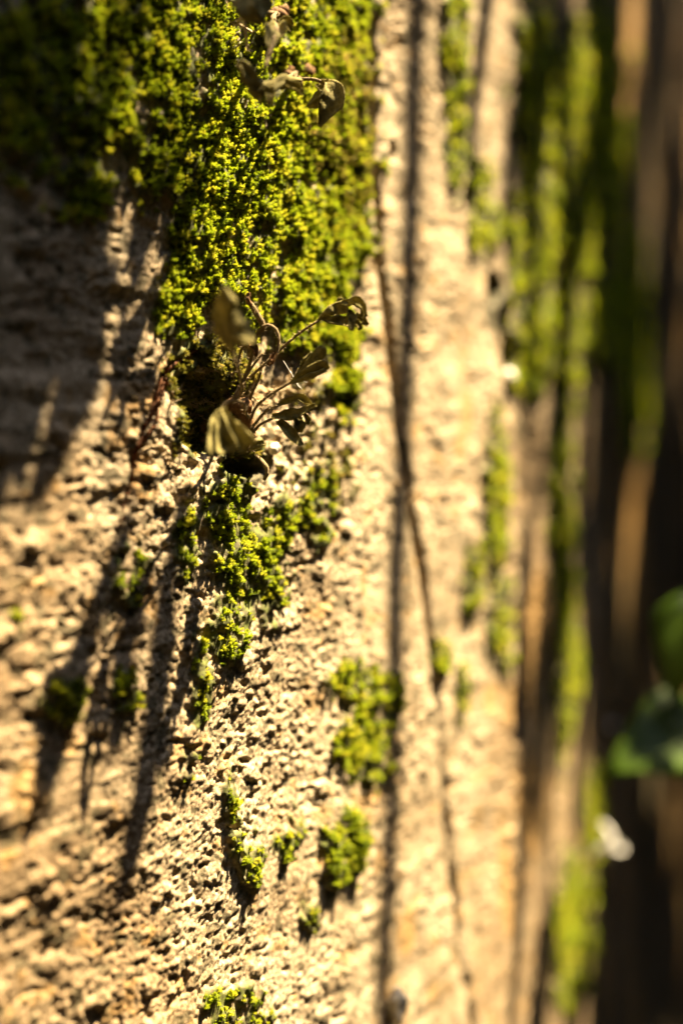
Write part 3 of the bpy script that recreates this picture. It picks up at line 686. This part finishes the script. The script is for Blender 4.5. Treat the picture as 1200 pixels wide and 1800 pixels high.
STR = [([(738, -150), (738, 200), (736, 420), (728, 640), (716, 850), (704, 1100), (694, 1400), (684, 1700), (676, 2000)], 60, 0.86),  # strands placed so their shadows stripe the wall
       ([(868, -250), (852, 0), (846, 160), (842, 280)], 50, 0.46),
       ([(978, -250), (974, 0), (978, 250), (985, 430)], 62, 0.52),
       ([(1034, 360), (1030, 600), (1026, 850), (1020, 1120), (1008, 1400)], 72, 0.72),
       ([(945, 700), (930, 950), (918, 1200), (912, 1450), (896, 1900)], 24, 0.60),
       ([(912, 1330), (908, 1500), (892, 1900)], 50, 0.64),
       ([(966, 1300), (960, 1500), (950, 1900)], 30, 0.70),
       ([(1075, -400), (1078, 100), (1080, 320)], 50, 0.80),
       ([(1120, -400), (1122, 300), (1118, 800)], 60, 0.95),
       ([(1085, 1250), (1082, 1500), (1080, 2000)], 60, 0.9)]
LV = []
for k in range(235):  # leaf mass added to darken the far wall
    sk = 0.27+1.1*random.random()**1.3; zk = random.uniform(-0.55, 0.55)*(0.45+0.55*sk); px, py = px_of(sk, zk)
    LV.append((float(px), float(py), random.uniform(.85, 1.1), random.uniform(.7, 1.3)*(0.6+0.4*min(sk, 1))))
for k in range(26):                                             # a looser fringe of small leaves for partial shade
    sk = random.uniform(0.15, 0.27); zk = random.uniform(-0.24, 0.30); px, py = px_of(sk, zk)
    LV.append((float(px), float(py), random.uniform(.95, 1.1), random.uniform(.22, .36)))
shade_creeper('hanging_shade_creeper', 'unseen woody vine with strands and green leaves shaped to shade the far wall', STR, LV, 0.080, 1000)
ST2 = [([(236, 900), (195, 1010), (155, 1130), (118, 1240), (96, 1335)], 67, 0.30),  # strands added to strengthen the shadow strips below the fern
       ([(322, 880), (302, 1010), (284, 1180), (262, 1340), (238, 1490)], 63, 0.34),
       ([(262, 1020), (228, 1120), (205, 1280)], 57, 0.32),
       ([(300, -500), (250, -300), (200, -120)], 14, 0.36)]
LV2 = [(0, 100, .30, .8), (30, 330, .31, 1.0), (165, 520, .32, .5), (20, 620, .30, .8), (150, 640, .33, .45), (262, 400, .34, .28), (10, 800, .31, .45), (100, 770, .30, .3),  # leaves placed to shade the upper left of the wall
       (235, 560, .33, .2), (312, 400, .33, .18), (-80, 200, .3, 1.1), (-80, 500, .3, 1.1), (-90, 800, .3, .8), (215, 330, .36, .25), (230, 60, 1.12, .35), (335, 110, 1.12, .28), (150, 210, 1.05, .3), (95, 450, .31, .5), (85, 570, .31, .45), (70, 690, .30, .4), (130, 330, .33, .3), (90, 200, .40, .4)]
random.seed(21)
shade_creeper('hanging_shade_creeper', 'unseen thin green vine added to cast shadows on the near end of the wall', ST2, LV2, 0.030, 100)
# sprig with two glossy leaves at the far side
sp0 = np.array(A(1275, 1330, .52)); sp = empty('climber_sprig', sp0, 'glossy dark green pointed leaves on a climber stem beside the shaded wall', 'climber')
mb = MB(); mb.tube(spline([at(1300, 3200, .56), at(1290, 2200, .54), sp0, A(1262, 1150, .52), A(1290, 800, .53)], 24), [0.0022, 0.0016, 0.001], 7); mb.build('stem', M_BARK, sp)
leaf_part(sp, A(1235, 1285, .515), A(1060, 1335, .50)-A(1235, 1285, .515), (-.25, -.75, .65), 0.040)
leaf_part(sp, A(1245, 1075, .515), A(1180, 1190, .505)-A(1245, 1075, .515), (-.55, -.6, .5), 0.036)
mb = MB(); mb.tube([sp0, A(1255, 1300, .516), A(1235, 1285, .515)], 0.0007, 5); mb.build('leaf_stalk', M_BARK, sp)
mb = MB(); mb.tube([A(1262, 1150, .52), A(1258, 1110, .517), A(1245, 1075, .515)], 0.0007, 5); mb.build('leaf_stalk', M_BARK, sp)
